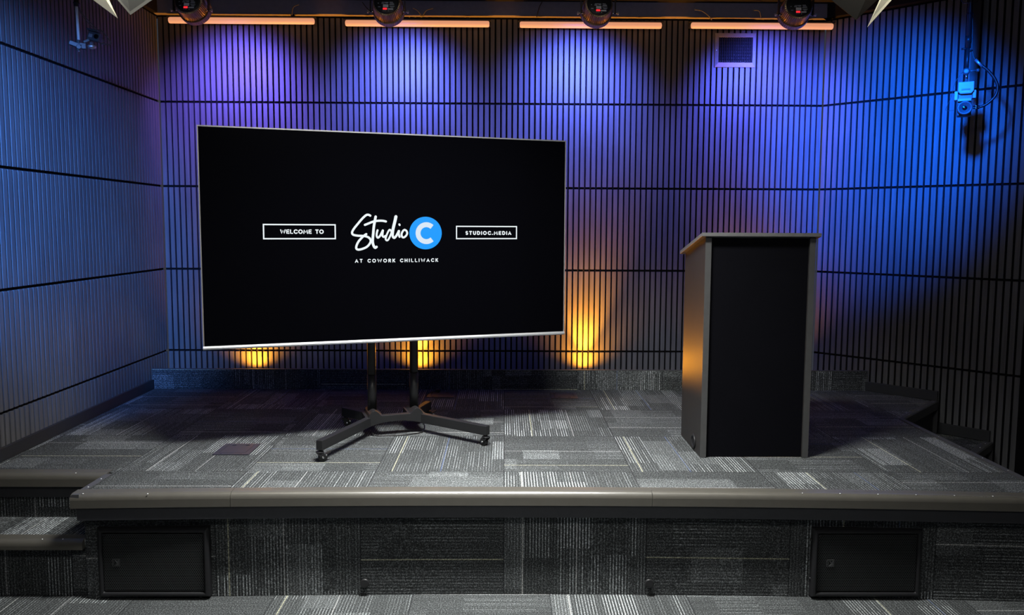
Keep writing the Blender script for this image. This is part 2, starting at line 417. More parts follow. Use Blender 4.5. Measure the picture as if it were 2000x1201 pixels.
# the right end of the deck: straight edge in line with the camera axis from the front to the steps
FRX = XR
frd = [(XL+0.03+(FRX-0.04-XL-0.03)*k/NX, front(XL+(FRX-XL)*k/NX)+0.012) for k in range(NX+1)]
deck = frd+[(FRX-0.04, cornerR[1]-0.01), (wallpt[0]-0.02, wallpt[1]+0.035), (CR.x+0.004, D-0.018), (wallL(D)+0.02, D-0.018), (wallL(YW)+0.002, YW+0.03), (XL+0.03, YW+0.03)]
MB().prism(deck, H-0.04, H).build('deck_carpet', 'deck', stage, world=stage)
def sweep(prof, path, mb):
    # prof: list of (outward offset, z); path: list of ((x,y),(nx,ny)) outward normals
    n = len(prof); vs = []
    for (x, y), (nx, ny) in path:
        vs += [(x+nx*o, y+ny*o, z) for o, z in prof]
    fs = [(k*n+q, k*n+(q+1) % n, (k+1)*n+(q+1) % n, (k+1)*n+q) for k in range(len(path)-1) for q in range(n)]
    mb.add(vs, fs, False); mb.add(vs[:n], [tuple(range(n))[::-1]]); mb.add(vs[-n:], [tuple(range(n))])
    return mb
nose = [(-0.022, H-0.012), (-0.022, H+0.003), (0.020, H+0.003), (0.027, H+0.002), (0.034, H-0.001), (0.039, H-0.005), (0.043, H-0.010), (0.0455, H-0.016), (0.047, H-0.023), (0.047, H-0.059), (0.0, H-0.059)]
def front_path(x0, x1, n, extra=0.0):
    return [((x0+(x1-x0)*k/n, front(x0+(x1-x0)*k/n)+0.043), (0, -1)) for k in range(n+1)]
# three butted lengths of nosing along the front
for a, b in ((XL, -1.20), (-1.198, 0.655), (0.657, FRX+0.03)):
    sweep(nose, front_path(a, b, 12), MB()).build('stair_nosing', 'nosing', stage, world=stage)
side_nose = [(-0.030, H-0.012), (-0.030, H+0.002), (0.0, H+0.002), (0.006, H-0.004), (0.008, H-0.055), (0.0, H-0.055)]
sweep(side_nose, [((XL+0.008, front(XL)+0.0), (-1, 0)), ((XL+0.008, YW-0.0), (-1, 0))], MB()).build('edge_strip', 'edge', stage, world=stage)
wing_nose = [(o, z) for o, z in nose]
sweep(wing_nose, [((wallL(YW)+0.002, YW+0.043), (0, -1)), ((XL+0.01, YW+0.043), (0, -1))], MB()).build('stair_nosing', 'nosing', stage, world=stage)
sweep(side_nose, [((FRX, cornerR[1]), (1, 0)), ((FRX, front(FRX)+0.03), (1, 0))], MB()).build('edge_strip', 'edge', stage, world=stage)
nx, ny = 0.7112, -0.7030
sweep(side_nose, [((wallpt[0]-0.005, wallpt[1]+0.005), (nx, ny)), ((cornerR[0]-0.01, cornerR[1]-0.006), (nx, ny))], MB()).build('edge_strip', 'edge', stage, world=stage)
# fascia boards below the nosing
mb = MB(); fp = [((XL+0.022+(FRX-XL-0.022)*k/20, front(XL+(FRX-XL)*k/20)+0.043), (0, -1)) for k in range(21)]
sweep([(0.012, 0.378), (0.012, 0.436), (0.036, 0.436), (0.036, 0.378)], fp, mb).build('fascia_board', 'fascia', stage, world=stage)
MB().mm((XL+0.010, front(XL)+0.035, 0.378), (XL+0.026, YW, 0.440)).build('fascia_board', 'fascia', stage, world=stage)
MB().mm((wallL(YW)+0.004, YW+0.018, 0.378), (XL+0.010, YW+0.036, 0.455)).build('fascia_board', 'fascia', stage, world=stage)
q0, q1 = Vector((FRX, front(FRX)+0.06)), Vector(cornerR)
MB().mm((FRX-0.03, front(FRX)+0.06, 0.0), (FRX-0.008, cornerR[1], 0.442)).build('side_skirt', 'fascia', stage, world=stage)
a = Vector((cornerR[0]-0.01, cornerR[1]+0.005)); b = Vector((wallpt[0]-0.01, wallpt[1]+0.012)); nn = Vector((nx, ny))
MB().prism([tuple(a-nn*0.03), tuple(b-nn*0.03), tuple(b-nn*0.012), tuple(a-nn*0.012)], 0.0, 0.445).build('side_skirt', 'fascia', stage, world=stage)
# carpeted riser
mb = MB(); rp = [((XL+0.03+(FRX-0.03-XL-0.03)*k/20, front(XL+(FRX-XL)*k/20)+0.060), (0, -1)) for k in range(21)]
sweep([(0.0, 0.0), (0.0, 0.45), (0.004, 0.45), (0.004, 0.0)], rp, mb).build('front_riser', 'riser', stage, world=stage)
MB().mm((XL+0.026, front(XL)+0.058, 0), (XL+0.034, YW+0.07, 0.45)).build('side_riser', 'riser', stage, world=stage)
MB().mm((wallL(YW)+0.004, YW+0.036, 0), (XL+0.03, YW+0.045, 0.45)).build('wing_riser', 'riser', stage, world=stage)
# screws of the edge strips
def screws(pts, z):
    for x, y in pts:
        MB().lathe([(0, 0.0030), (0.0012, 0.0027), (0.0018, 0.001)], (x, y, z), (0, 0, 1), 10).build('screw', 'label', stage, world=stage)
screws([(1.32+0.165*k, front(1.32+0.165*k)+0.012) for k in range(7)], H+0.002)
screws([(XL+0.026, YW-0.07), (XL+0.026, front(XL)+0.10), (XL+0.05, front(XL)+0.013), (XL+0.33, front(XL)+0.013)], H+0.002)
screws([(FRX-0.014, 3.42+0.20*k) for k in range(6)], H+0.001)
screws([(cornerR[0]+(wallpt[0]-cornerR[0])*t-nx*0.012, cornerR[1]+(wallpt[1]-cornerR[1])*t-ny*0.012) for t in (0.2, 0.45, 0.7, 0.92)], H+0.001)
screws([(-2.40, YW+0.013), (-2.02, YW+0.013)], H+0.002)

# left step
stepL = thing('stage_step', 'left step below the stage wing, carpeted tread with a grey nosing', 'step', (-2.18, 3.45, 0))
wl = wallL(3.4)
MB().mm((wl+0.006, 3.318, Tt-0.03), (XL+0.026, YW+0.034, Tt)).build('tread', 'floor', stepL, world=stepL)
MB().mm((wl+0.006, 3.345, 0), (XL+0.026, 3.357, Tt-0.031)).build('riser', 'riser', stepL, world=stepL)
n2 = [(o, z-H+Tt) for o, z in nose]; n2 = [(o, max(z, Tt-0.040)) for o, z in n2]
sweep(n2, [((wl+0.006, 3.296+0.043), (0, -1)), ((XL+0.024, 3.296+0.043), (0, -1))], MB()).build('stair_nosing', 'nosing', stepL, world=stepL)
for x in (-2.24, -2.04, -1.95):
    MB().lathe([(0, 0.0030), (0.0012, 0.0027), (0.0018, 0.001)], (x, 3.308, Tt+0.003), (0, 0, 1), 10).build('screw', 'label', stepL, world=stepL)

# right step, along the angled wall
A2 = Vector((2.950, 5.112)); dd = Vector((dR.x, dR.y)); B2 = A2+dd*0.33; nn2 = Vector((-0.7145, -0.6996))
inn = Vector((nR.x, nR.y))
A2 = A2+inn*0.002; B2 = B2+inn*0.002
C2 = B2+inn*0.95; D2 = A2+inn*0.66
C2 = Vector((FRX+0.012, B2.y-(B2.x-FRX-0.012)*0.98)); D2 = Vector((FRX+0.012, 4.60))
stepR = thing('stage_step', 'right step against the angled wall, dark carpeted tread beside the stage edge', 'step', (2.9, 4.8, 0))
MB().prism([tuple(A2-dd*0.01), tuple(B2-dd*0.04), tuple(C2-dd*0.04), tuple(D2)], Tt-0.03, Tt).build('tread', 'deck', stepR, world=stepR)
en = Vector((dR.x, dR.y))
sweep([(-0.045, Tt-0.03), (-0.045, Tt+0.003), (0.0, Tt+0.003), (0.006, Tt-0.004), (0.006, Tt-0.05), (0.0, Tt-0.05)],
      [(tuple(B2), tuple(en)), (tuple(C2), tuple(en))], MB()).build('stair_nosing', 'edge', stepR, world=stepR)
MB().prism([tuple(B2-en*0.04), tuple(B2-en*0.028), tuple(C2-en*0.028), tuple(C2-en*0.04)], 0, Tt-0.03).build('riser', 'fascia', stepR, world=stepR)
for t in (0.08, 0.2):
    p = B2+(C2-B2)*t-en*0.02
    MB().lathe([(0, 0.0030), (0.0012, 0.0027), (0.0018, 0.001)], (p.x, p.y, Tt+0.003), (0, 0, 1), 10).build('screw', 'label', stepR, world=stepR)

# baseboards
q = [CL+dL*0.26+nL*0.016, CL+dL*(D-YW)+nL*0.016, CL+dL*(D-YW)+nL*0.0, CL+dL*0.26+nL*0.0]
struct(MB().prism([(p.x, p.y) for p in q], H+0.001, H+0.068).build('baseboard_left', 'base', bevel=0.002))
def on(t, off=0.0): p = CR+dR*t+nR*off; return (p.x, p.y)
struct(MB().prism([on(0.385, 0.016), on(0.866, 0.016), on(0.866), on(0.385)], H+0.001, H+0.068).build('baseboard_right', 'base', bevel=0.002))
struct(MB().prism([on(0.88, 0.016), on(1.185, 0.016), on(1.185), on(0.88)], Tt+0.003, Tt+0.075).build('baseboard_right_lower', 'base', bevel=0.002))

# carpeted kerb hiding the footlights
kerb = thing('footlight_kerb', 'long low carpeted kerb along the foot of the back wall', 'kerb', (0.05, 5.44, H))
MB().mm((wallL(5.43)+0.004, 5.432, H+0.001), (2.612, 5.450, H+0.142)).build('carpet_face', 'lip', kerb, world=kerb)
MB().mm((wallL(5.43)+0.004, 5.430, H+0.142), (2.612, 5.452, H+0.146)).build('top_trim', 'edge', kerb, world=kerb)
f0 = thing('footlight', 'hidden amber footlight behind the carpeted kerb, first from the left', 'light', (FOOT_X[0], 5.61, H), group='amber footlights behind the kerb')
MB().box((0, 0, 0.057), (0.12, 0.06, 0.10)).build('housing', 'plastic', f0, 0.004)
MB().box((0, 0.0, 0.1085), (0.09, 0.035, 0.003)).build('lens', 'amber_lens', f0)
MB().box((0, 0, 0.0035), (0.14, 0.05, 0.005)).build('bracket', 'blacksteel', f0)
for k, w_ in ((1, 'second'), (2, 'third'), (3, 'fourth')):
    c = copy_tree(f0); c.location.x = FOOT_X[k]
    c['label'] = 'hidden amber footlight behind the carpeted kerb, %s from the left' % w_

# ------------------------------------------------------------------ floor boxes in the deck
def floor_box(cx, cy, sx, sy, notch, label):
    t = thing('floor_box', label, 'floor box', (cx, cy, H), group='floor boxes in the stage')
    fr_ = MB()
    for a, b in (((-sx/2, -sy/2), (sx/2, -sy/2+0.024)), ((-sx/2, sy/2-0.024), (sx/2, sy/2)), ((-sx/2, -sy/2+0.024), (-sx/2+0.024, sy/2-0.024)), ((sx/2-0.024, -sy/2+0.024), (sx/2, sy/2-0.024))):
        fr_.mm((a[0], a[1], 0.001), (b[0], b[1], 0.005))
    fr_.build('frame', 'floorbox', t)
    lx, ly = sx/2-0.026, sy/2-0.026; ny_ = notch
    lid = MB()
    # lid with two cable notches on one long edge
    ye, yo = (ly, -ly) if ny_ > 0 else (-ly, ly)
    s_ = 1 if ny_ > 0 else -1
    lid.mm((-lx, min(yo, ye-s_*0.016), 0.001), (lx, max(yo, ye-s_*0.016), 0.0052))
    xs = [-lx, -lx*0.68, -lx*0.38, lx*0.38, lx*0.68, lx]
    for a, b in ((xs[0], xs[1]), (xs[2], xs[3]), (xs[4], xs[5])):
        lid.mm((a, min(ye, ye-s_*0.016), 0.001), (b, max(ye, ye-s_*0.016), 0.0052))
    lid.build('lid', 'floorbox', t)
    MB().mm((-lx-0.002, -ly-0.002, 0.0004), (lx+0.002, ly+0.002, 0.0010)).build('well', 'plastic', t)
    for x_, y_ in ((-sx*0.28, sy/2-0.01), (sx*0.28, sy/2-0.01), (-sx*0.28, -sy/2+0.01), (sx*0.28, -sy/2+0.01)):
        MB().lathe([(0, 0.0035), (0.001, 0.003)], (x_, y_, 0.005), (0, 0, 1), 10).build('screw', 'chrome', t)
    return t
floor_box(-1.397, 3.943, 0.185, 0.195, 1, 'dark metal floor box with a notched lid at the front left of the stage')
floor_box(-0.438, 5.265, 0.185, 0.195, 1, 'dark metal floor box with a cable, behind the television stand')
floor_box(0.412, 5.235, 0.185, 0.195, -1, 'dark metal floor box near the kerb, right of the television')

# ------------------------------------------------------------------ television
TVC = Vector((-0.579, 4.106, 1.5975)); TVY = 0.315
tv = thing('television', 'very large black flat television showing a welcome screen on the stage', 'television', TVC, (0, 0, TVY))
w2, h2 = 0.971, 0.553
MB().mm((-w2+0.006, 0.0, -h2+0.017), (w2-0.006, 0.006, h2-0.006)).build('screen', 'screen', tv)
scr = tv.children[0]
fb = MB(); fb.mm((-w2, -0.002, h2-0.0065), (w2, 0.03, h2)); fb.mm((-w2, -0.002, -h2+0.012), (-w2+0.0055, 0.03, h2-0.0065)); fb.mm((w2-0.0055, -0.002, -h2+0.012), (w2, 0.03, h2-0.0065))
fb.build('bezel', 'bezel', tv)
# silver chin, rounded, sloping back underneath
ch = [(0.0, -h2+0.0175), (-0.006, -h2+0.0165), (-0.009, -h2+0.008), (-0.007, -h2+0.0005), (0.0, -h2-0.002), (0.03, -h2-0.001), (0.03, -h2+0.012)]
MB().prism(ch, -w2-0.001, w2+0.001, 'yzx').build('chin', 'silver', tv, 0.001)
bk = MB(); bk.mm((-w2+0.01, 0.007, -h2+0.012), (w2-0.01, 0.03, h2-0.01)); bk.mm((-w2+0.16, 0.03, -h2+0.02), (w2-0.16, 0.055, h2-0.32))
bk.build('back_cover', 'plastic', tv)
YS = -0.0012
def ribbon(mb, pts, w, sub=8, closed_caps=True, wf=None):
    P = [Vector((x, z)) for x, z in pts]
    if sub > 1 and len(P) > 2:
        Q = []
        for k in range(len(P)-1):
            a, b, c, d = P[max(k-1, 0)], P[k], P[k+1], P[min(k+2, len(P)-1)]
            for q in range(sub):
                t = q/sub; Q.append(0.5*((2*b)+(c-a)*t+(2*a-5*b+4*c-d)*t*t+(3*b-a-3*c+d)*t**3))
        Q.append(P[-1]); P = Q
    vs = []
    for k, p in enumerate(P):
        t = (P[min(k+1, len(P)-1)]-P[max(k-1, 0)]).normalized(); nrm = Vector((-t.y, t.x))
        ww = w/2*(wf(k/(len(P)-1)) if wf else 1)
        vs += [(p.x+nrm.x*ww, YS, p.y+nrm.y*ww), (p.x-nrm.x*ww, YS, p.y-nrm.y*ww)]
    mb.add(vs, [(2*k, 2*k+1, 2*k+3, 2*k+2) for k in range(len(P)-1)])
    if closed_caps:
        for p, f in ((P[0], 0.0), (P[-1], 1.0)):
            ww = w/2*(wf(f) if wf else 1)
            mb.add([(p.x+math.cos(2*PI*q/12)*ww, YS+0.00002, p.y+math.sin(2*PI*q/12)*ww) for q in range(12)], [tuple(range(12))])
def arc(cx, cz, rx, rz, a0, a1, n=12):
    return [(cx+rx*math.cos(math.radians(a0+(a1-a0)*k/n)), cz+rz*math.sin(math.radians(a0+(a1-a0)*k/n))) for k in range(n+1)]
# letters in a unit box: width w, height 1
GL = {
 'W': (1.25, [[(0, 1), (.3, 0), (.62, .85), (.95, 0), (1.25, 1)]]), 'E': (.62, [[(.58, 1), (0, 1), (0, 0), (.58, 0)], [(0, .5), (.52, .5)]]),
 'L': (.58, [[(0, 1), (0, 0), (.56, 0)]]), 'C': (.85, [arc(.5, .5, .5, .5, 45, 315)]), 'O': (1.0, [arc(.5, .5, .5, .5, 0, 360, 20)]),
 'M': (1.05, [[(0, 0), (.12, 1), (.52, .3), (.92, 1), (1.05, 0)]]), 'T': (.7, [[(0, 1), (.7, 1)], [(.35, 1), (.35, 0)]]),
 'S': (.6, [arc(.3, .75, .28, .25, 50, 270, 8)+arc(.3, .25, .28, .25, 90, -140, 8)]), 'U': (.72, [[(0, 1), (0, .36)]+arc(.36, .36, .36, .36, 180, 360, 8)+[(.72, 1)]]),
 'D': (.8, [[(0, 1), (.3, 1)]+arc(.3, .5, .5, .5, 80, -80, 8)+[(.3, 0), (0, 0), (0, 1)]]), 'I': (0.0, [[(0, 0), (0, 1)]]),
 '.': (0.0, [[(0, .02), (0, .06)]]), 'A': (.85, [[(0, 0), (.425, 1), (.85, 0)], [(.17, .3), (.68, .3)]]),
 'K': (.68, [[(0, 0), (0, 1)], [(.64, 1), (.04, .45)], [(.22, .6), (.68, 0)]]), 'R': (.66, [[(0, 0), (0, 1), (.3, 1)]+arc(.32, .74, .3, .26, 80, -80, 6)+[(.3, .48), (0, .48)], [(.3, .48), (.66, 0)]]),
 'H': (.75, [[(0, 0), (0, 1)], [(.75, 0), (.75, 1)], [(0, .5), (.75, .5)]]),
}
def text(mb, s, x0, x1, z0, z1, w):
    h = z1-z0-w; n = len(s)
    ws = [0.42 if c == ' ' else GL[c][0] for c in s]
    tot = (x1-x0-w)/h; gap = (tot-sum(ws))/(n-1); x = x0+w/2
    for c, cw in zip(s, ws):
        if c != ' ':
            for st in GL[c][1]: ribbon(mb, [(x+a*h, z0+w/2+b*h) for a, b in st], w, sub=1)
        x += (cw+gap)*h
def frame(mb, x0, z0, x1, z1, w):
    for a, b in (((x0, z0), (x1, z0)), ((x0, z1), (x1, z1)), ((x0, z0-w/2), (x0, z1+w/2)), ((x1, z0-w/2), (x1, z1+w/2))):
        ribbon(mb, [a, b], w, 1, False)
mb = MB(); frame(mb, -0.672, 0.0, -0.318, 0.0715, 0.0066); text(mb, 'WELCOME TO', -0.592, -0.376, 0.0245, 0.0475, 0.0056); mb.build('welcome_caption', 'white_glow', scr)
mb = MB(); frame(mb, 0.3305, -0.0005, 0.6765, 0.0665, 0.0062); text(mb, 'STUDIOC.MEDIA', 0.381, 0.646, 0.0195, 0.0415, 0.0056); mb.build('web_address_caption', 'white_glow', scr)
mb = MB(); text(mb, 'AT COWORK CHILLIWACK', -0.2192, 0.2276, -0.1265, -0.1065, 0.0046); mb.build('subtitle_caption', 'white_glow', scr)
ST = {
'S':[(-0.1363, 0.1203), (-0.1456, 0.1248), (-0.1577, 0.1228), (-0.1765, 0.1066), (-0.2007, 0.0784), (-0.2222, 0.0516), (-0.2317, 0.0329), (-0.2266, 0.0209), (-0.2041, 0.0156), (-0.1776, 0.0143), (-0.1589, 0.0116), (-0.143, 0.0035), (-0.1356, -0.01), (-0.1406, -0.0261), (-0.1569, -0.0436), (-0.181, -0.0542), (-0.201, -0.0576), (-0.2108, -0.0514), (-0.2096, -0.0366), (-0.1992, -0.0152), (-0.183, 0.0035), (-0.1682, 0.017), (-0.1583, 0.0237)],
'T':[(-0.1082, 0.1152), (-0.1125, 0.095), (-0.1182, 0.0627), (-0.1221, 0.0251), (-0.1251, -0.0073), (-0.1239, -0.0262), (-0.1187, -0.041), (-0.1126, -0.0478), (-0.1053, -0.0438)],
'X':[(-0.1649, 0.0719), (-0.1448, 0.0801), (-0.1206, 0.0896), (-0.0963, 0.0938), (-0.072, 0.094), (-0.0545, 0.0906)],
'U':[(-0.099, 0.044), (-0.1029, 0.0305), (-0.1039, 0.0143), (-0.0978, 0.0048), (-0.0863, 0.0143), (-0.0753, 0.0359), (-0.0706, 0.044), (-0.0727, 0.0292), (-0.0728, 0.0143), (-0.0661, 0.0089), (-0.0579, 0.0143)],
'D':[(-0.0259, 0.036), (-0.0304, 0.0455), (-0.0386, 0.0441), (-0.0497, 0.0224), (-0.0567, 0.0008), (-0.0527, -0.0087), (-0.0445, -0.0074), (-0.0348, 0.0089), (-0.0237, 0.036)],
'D2':[(-0.0012, 0.1161), (-0.0063, 0.093), (-0.0153, 0.0577), (-0.0196, 0.0306), (-0.0184, 0.0116), (-0.0117, 0.004), (-0.0034, 0.0102), (0.0077, 0.0279), (0.0147, 0.0415), (0.0132, 0.0252), (0.0177, 0.0094)],
'O':[(0.045, 0.0471), (0.0367, 0.0416), (0.0288, 0.0252), (0.0309, 0.0102), (0.0392, 0.0061), (0.0516, 0.0143), (0.0586, 0.028), (0.0546, 0.0416), (0.045, 0.0471)],
'I':[(0.0168, 0.0755), (0.0187, 0.072)]}
WD = {'S': 0.0115, 'T': 0.0135, 'X': 0.0115, 'U': 0.0105, 'D': 0.0095, 'D2': 0.0115, 'O': 0.0105, 'I': 0.0105}
mb = MB()
for k, pts in ST.items():
    ribbon(mb, pts, WD[k], 8, True, (lambda t: 1.45-0.5*t if t < .35 else 1.2-0.25*t) if k == 'D2' else None)
mb.build('script_lettering', 'white_glow', scr)
mb = MB(); cx, cz = 0.1590, 0.0297
mb.add([(cx+0.0888*math.cos(2*PI*k/64), YS, cz+0.0875*math.sin(2*PI*k/64)) for k in range(64)], [tuple(range(64))]); mb.build('logo_disc', 'blue_glow', scr)
mb = MB(); YS = -0.0016; ribbon(mb, arc(cx+0.004, cz-0.0005, 0.0455, 0.0455, 47, 313, 30), 0.0265, 1, False); mb.build('logo_letter', 'pale_glow', scr)
YS = -0.0012

# ------------------------------------------------------------------ rolling stand
SY = 0.33
st = thing('television_stand', 'black steel rolling stand with two round poles under the television', 'stand', (-0.632, 4.305, H), (0, 0, SY))
for sx in (-1, 1):
    p = MB(); p.cyl((sx*0.12, 0, 0.135), (sx*0.12, 0, 1.45), 0.0235, n=28); p.cyl((sx*0.12, 0, 0.135), (sx*0.12, 0, 0.335), 0.0255, n=28)
    p.build('pole', 'blacksteel', st)
# centre hub: bridge plate with a hump at each pole
def hump(x):
    b = 0.112
    for c in (-0.12, 0.12):
        t = abs(x-c)/0.052
        if t < 1: b = max(b, 0.112+0.036*(0.5+0.5*math.cos(PI*t)))
    if abs(x) > 0.15: b = 0.112
    if abs(x) < 0.12: b = max(b, 0.118)
    return b
def low(x): return 0.060+0.022*max(0, 1-(x/0.15)**2)
xs = [-0.168+0.336*k/48 for k in range(49)]
prof = [(x, hump(x)) for x in xs]+[(x, low(x)) for x in reversed(xs)]
MB().prism(prof, -0.085, -0.045, 'xzy').build('bridge_plate', 'black', st, 0.0015)
for sx in (-1, 1):
    xs2 = [sx*0.12-0.048+0.096*k/24 for k in range(25)]
    pr = [(x, hump(x)) for x in xs2]+[(xs2[-1], 0.062), (xs2[0], 0.062)]
    MB().prism(pr, -0.046, 0.085, 'xzy').build('pole_bracket', 'black', st, 0.0015)
def leg(a, b, w0):
    a, b = Vector(a), Vector(b); d = (b-a).normalized(); n = Vector((-d.y, d.x)); w = w0/2
    pr = [a+n*w, a-n*w, b-n*w, b+n*w]
    return MB().prism([tuple(p) for p in pr], 0.0605, 0.111)
ends = {'fl': ((-0.145, -0.060), (-0.455, -0.452)), 'fr': ((0.145, -0.060), (0.422, -0.450)), 'bl': ((-0.145, 0.06), (-0.250, 0.222)), 'br': ((0.145, 0.06), (0.258, 0.222))}
for k, (a, b) in ends.items():
    leg(a, b, 0.036).build('leg', 'black', st, 0.003)
def caster(x, y, rz, lever):
    R = Matrix.Rotation(rz, 3, 'Z')
    def mv(mb):
        mb.v = [tuple(R @ Vector(p)+Vector((x, y, 0))) for p in mb.v]; return mb
    f = MB(); f.cyl((0, 0, 0.050), (0, 0, 0.0603), 0.008); f.cyl((0, 0, 0.046), (0, 0, 0.0525), 0.019)
    for s in (-1, 1): f.prism([(-0.020, 0.048), (0.016, 0.048), (0.026, 0.022), (0.018, 0.012), (0.006, 0.018)], s*0.0135, s*0.0165, 'xzy')
    c = mv(f).build('caster', 'blacksteel', st)
    wmb = MB()
    for s in (-1, 1): wmb.lathe([(-0.004, 0.017), (-0.003, 0.0215), (0.003, 0.0215), (0.004, 0.017)], (0.013, s*0.0062, 0.0225), (0, 1, 0), 24)
    mv(wmb).build('wheel', 'plastic', c)
    ax = MB().cyl((0.013, -0.019, 0.0225), (0.013, 0.019, 0.0225), 0.0045); mv(ax).build('axle', 'chrome', c)
    if lever:
        lv = MB().box((0.036, 0, 0.040), (0.036, 0.020, 0.004), Matrix.Rotation(-0.35, 3, 'Y')); mv(lv).build('brake_lever', 'plastic', c)
        kn = MB().cyl((0.030, -0.015, 0.033), (0.030, 0.015, 0.033), 0.004)
        mv(kn).build('rivet', 'chrome', c)
caster(-0.450, -0.440, 0.1, True); caster(0.415, -0.438, 2.1, False); caster(-0.245, 0.212, -0.2, True); caster(0.250, 0.212, 0.3, True)
br = MB(); br.box((0, -0.045, 1.10), (0.62, 0.04, 0.06)); br.box((0, -0.045, 1.30), (0.62, 0.04, 0.06))
for s in (-1, 1): br.box((s*0.22, -0.075, 1.20), (0.04, 0.03, 0.42)); br.box((s*0.12, -0.012, 1.2), (0.07, 0.06, 0.30))
br.build('mounting_bracket', 'blacksteel', st)
# cable looping below the bridge and back to the floor box
def L2W(x, y, z):
    c, s = math.cos(SY), math.sin(SY); return (-0.632+c*x-s*y, 4.305+s*x+c*y, H+z)
c1 = MB().tube([L2W(-0.12, 0.03, 0.058), L2W(-0.125, -0.06, 0.012), L2W(-0.05, -0.085, 0.0045), L2W(0.06, -0.10, 0.0045), L2W(0.15, -0.075, 0.006), L2W(0.175, -0.02, 0.03), L2W(0.15, 0.03, 0.058)], 0.0035)
solo(c1, 'power_cable', 'cable', 'black cable looping on the carpet under the television stand', 'cable')
c2 = MB().tube([L2W(0.14, 0.05, 0.07), (-0.50, 4.62, H+0.03), (-0.535, 4.95, H+0.0045), (-0.545, 5.20, H+0.0045), (-0.50, 5.33, H+0.0045), (-0.46, 5.30, H+0.010)], 0.0035)
solo(c2, 'power_cable', 'cable', 'black cable from the television stand to the floor box behind it', 'cable')
pl = MB().box((-0.468, 5.345, H+0.014), (0.03, 0.05, 0.02)); solo(pl, 'power_plug', 'plastic', 'small black plug lying on the carpet by the rear floor box', 'plug', bevel=0.003)

# ------------------------------------------------------------------ lectern
LX0, LX1, LY0, LY1 = 0.999, 1.541+0.010, 3.822, 4.245
lec = thing('lectern', 'tall black box lectern with a sloping top on the right of the stage', 'lectern', ((LX0+LX1)/2, (LY0+LY1)/2, H))
z_f, z_b = 1.617, 1.520
for xa in (LX0, LX1-0.030):
    MB().prism([(LY0, H+0.002), (LY1, H+0.002), (LY1, z_b), (LY0, z_f)], xa, xa+0.030, 'yzx').build('side_panel', 'lectern_side', lec, 0.001, world=lec)
for xa in (LX0, LX1-0.030):
    MB().mm((xa, LY0-0.002, H+0.002), (xa+0.030, LY0-0.0002, z_f-0.001)).build('edge_band', 'lectern_edge', lec, world=lec)
MB().mm((LX0+0.031, LY0+0.012, H+0.004), (LX1-0.031, LY0+0.030, z_f-0.006)).build('front_panel', 'lectern', lec, world=lec)
MB().mm((LX0+0.031, LY0+0.04, 0.62), (LX1-0.031, LY1-0.03, 0.64)).build('shelf', 'lectern', lec, world=lec)
MB().mm((LX0+0.031, LY0+0.04, 1.20), (LX1-0.031, LY1-0.03, 1.22)).build('shelf', 'lectern', lec, world=lec)
MB().prism([(LY0-0.022, z_f+0.005), (LY1+0.025, z_b-0.004), (LY1+0.029, z_b+0.014), (LY0-0.022, z_f+0.023)], LX0-0.024, LX1+0.018, 'yzx').build('top', 'lectern_top', lec, 0.001, world=lec)
gm = MB().lathe([(0, 0.040), (0.006, 0.036), (0.008, 0.030), (0.003, 0.027), (0.001, 0.025)], (LX0-0.0005, 3.955, H+0.048), (-1, 0, 0), 32)
gm.build('cable_grommet', 'plastic', lec, world=lec)

# ------------------------------------------------------------------ floor speakers in the front of the stage
def speaker(cx, label):
    t = thing('stage_speaker', label, 'speaker', (cx, 3.325, 0), group='speakers set into the stage front')
    W2, Hh = 0.246, 0.330
    cab = MB(); vs = []
    loops = [(0.0, 0.030), (0.0, -0.012), (0.006, -0.022), (0.013, -0.025), (0.020, -0.023), (0.0235, -0.014), (0.0235, 0.0)]
    for ins, yy in loops:
        vs += [(-W2+ins, yy, 0.012+ins), (W2-ins, yy, 0.012+ins), (W2-ins, yy, Hh-ins), (-W2+ins, yy, Hh-ins)]
    nl = len(loops)
    cab.add(vs, [(m*4+k, m*4+(k+1) % 4, (m+1)*4+(k+1) % 4, (m+1)*4+k) for m in range(nl-1) for k in range(4)]+[(3, 2, 1, 0), tuple((nl-1)*4+k for k in range(4))])
    cab.build('cabinet', 'cabinet', t, 0.003)
    MB().mm((-W2+0.024, -0.016, 0.040), (W2-0.024, -0.001, Hh-0.028)).build('grille', 'grille', t, 0.003)
    bd = MB(); bx, bz = -0.165, 0.170; r = 0.0165; y0, y1 = -0.0185, -0.0162
    bd.mm((bx-r, y0, bz+r-0.0016), (bx+r, y1, bz+r)); bd.mm((bx-r, y0, bz-r), (bx+r, y1, bz-r+0.0016))
    bd.mm((bx-r, y0, bz-r), (bx-r+0.0016, y1, bz+r)); bd.mm((bx+r-0.0016, y0, bz-r), (bx+r, y1, bz+r))
    bd.prism([(bx-0.006, bz-0.012), (bx+0.004, bz-0.002), (bx-0.006, bz+0.011), (bx-0.001, bz+0.012), (bx+0.006, bz+0.003), (bx+0.009, bz+0.012), (bx+0.012, bz+0.012), (bx+0.012, bz-0.012)][::-1], y0, y1, 'xzy')
    bd.mm((bx-0.0105, y0, bz-0.011), (bx-0.009, y1, bz+0.011))
    bd.build('badge', 'badge', t)
    for x in (-W2+0.034, W2-0.034):
        MB().cyl((x, -0.0185, Hh-0.036), (x, -0.0155, Hh-0.036), 0.004).build('screw', 'blacksteel', t)
    for z in (0.09, 0.27):
        MB().cyl((-W2-0.004, 0.004, z), (-W2+0.004, 0.004, z), 0.007).build('side_bolt', 'plastic', t)
    for x in (-0.20, 0.20):
        MB().cyl((x, 0.0, 0.0), (x, 0.0, 0.013), 0.010).build('rubber_foot', 'plastic', t)
    return t
speaker(-1.555, 'black speaker with metal grille under the left end of the stage edge')
speaker(1.628, 'black speaker with metal grille under the right end of the stage edge')
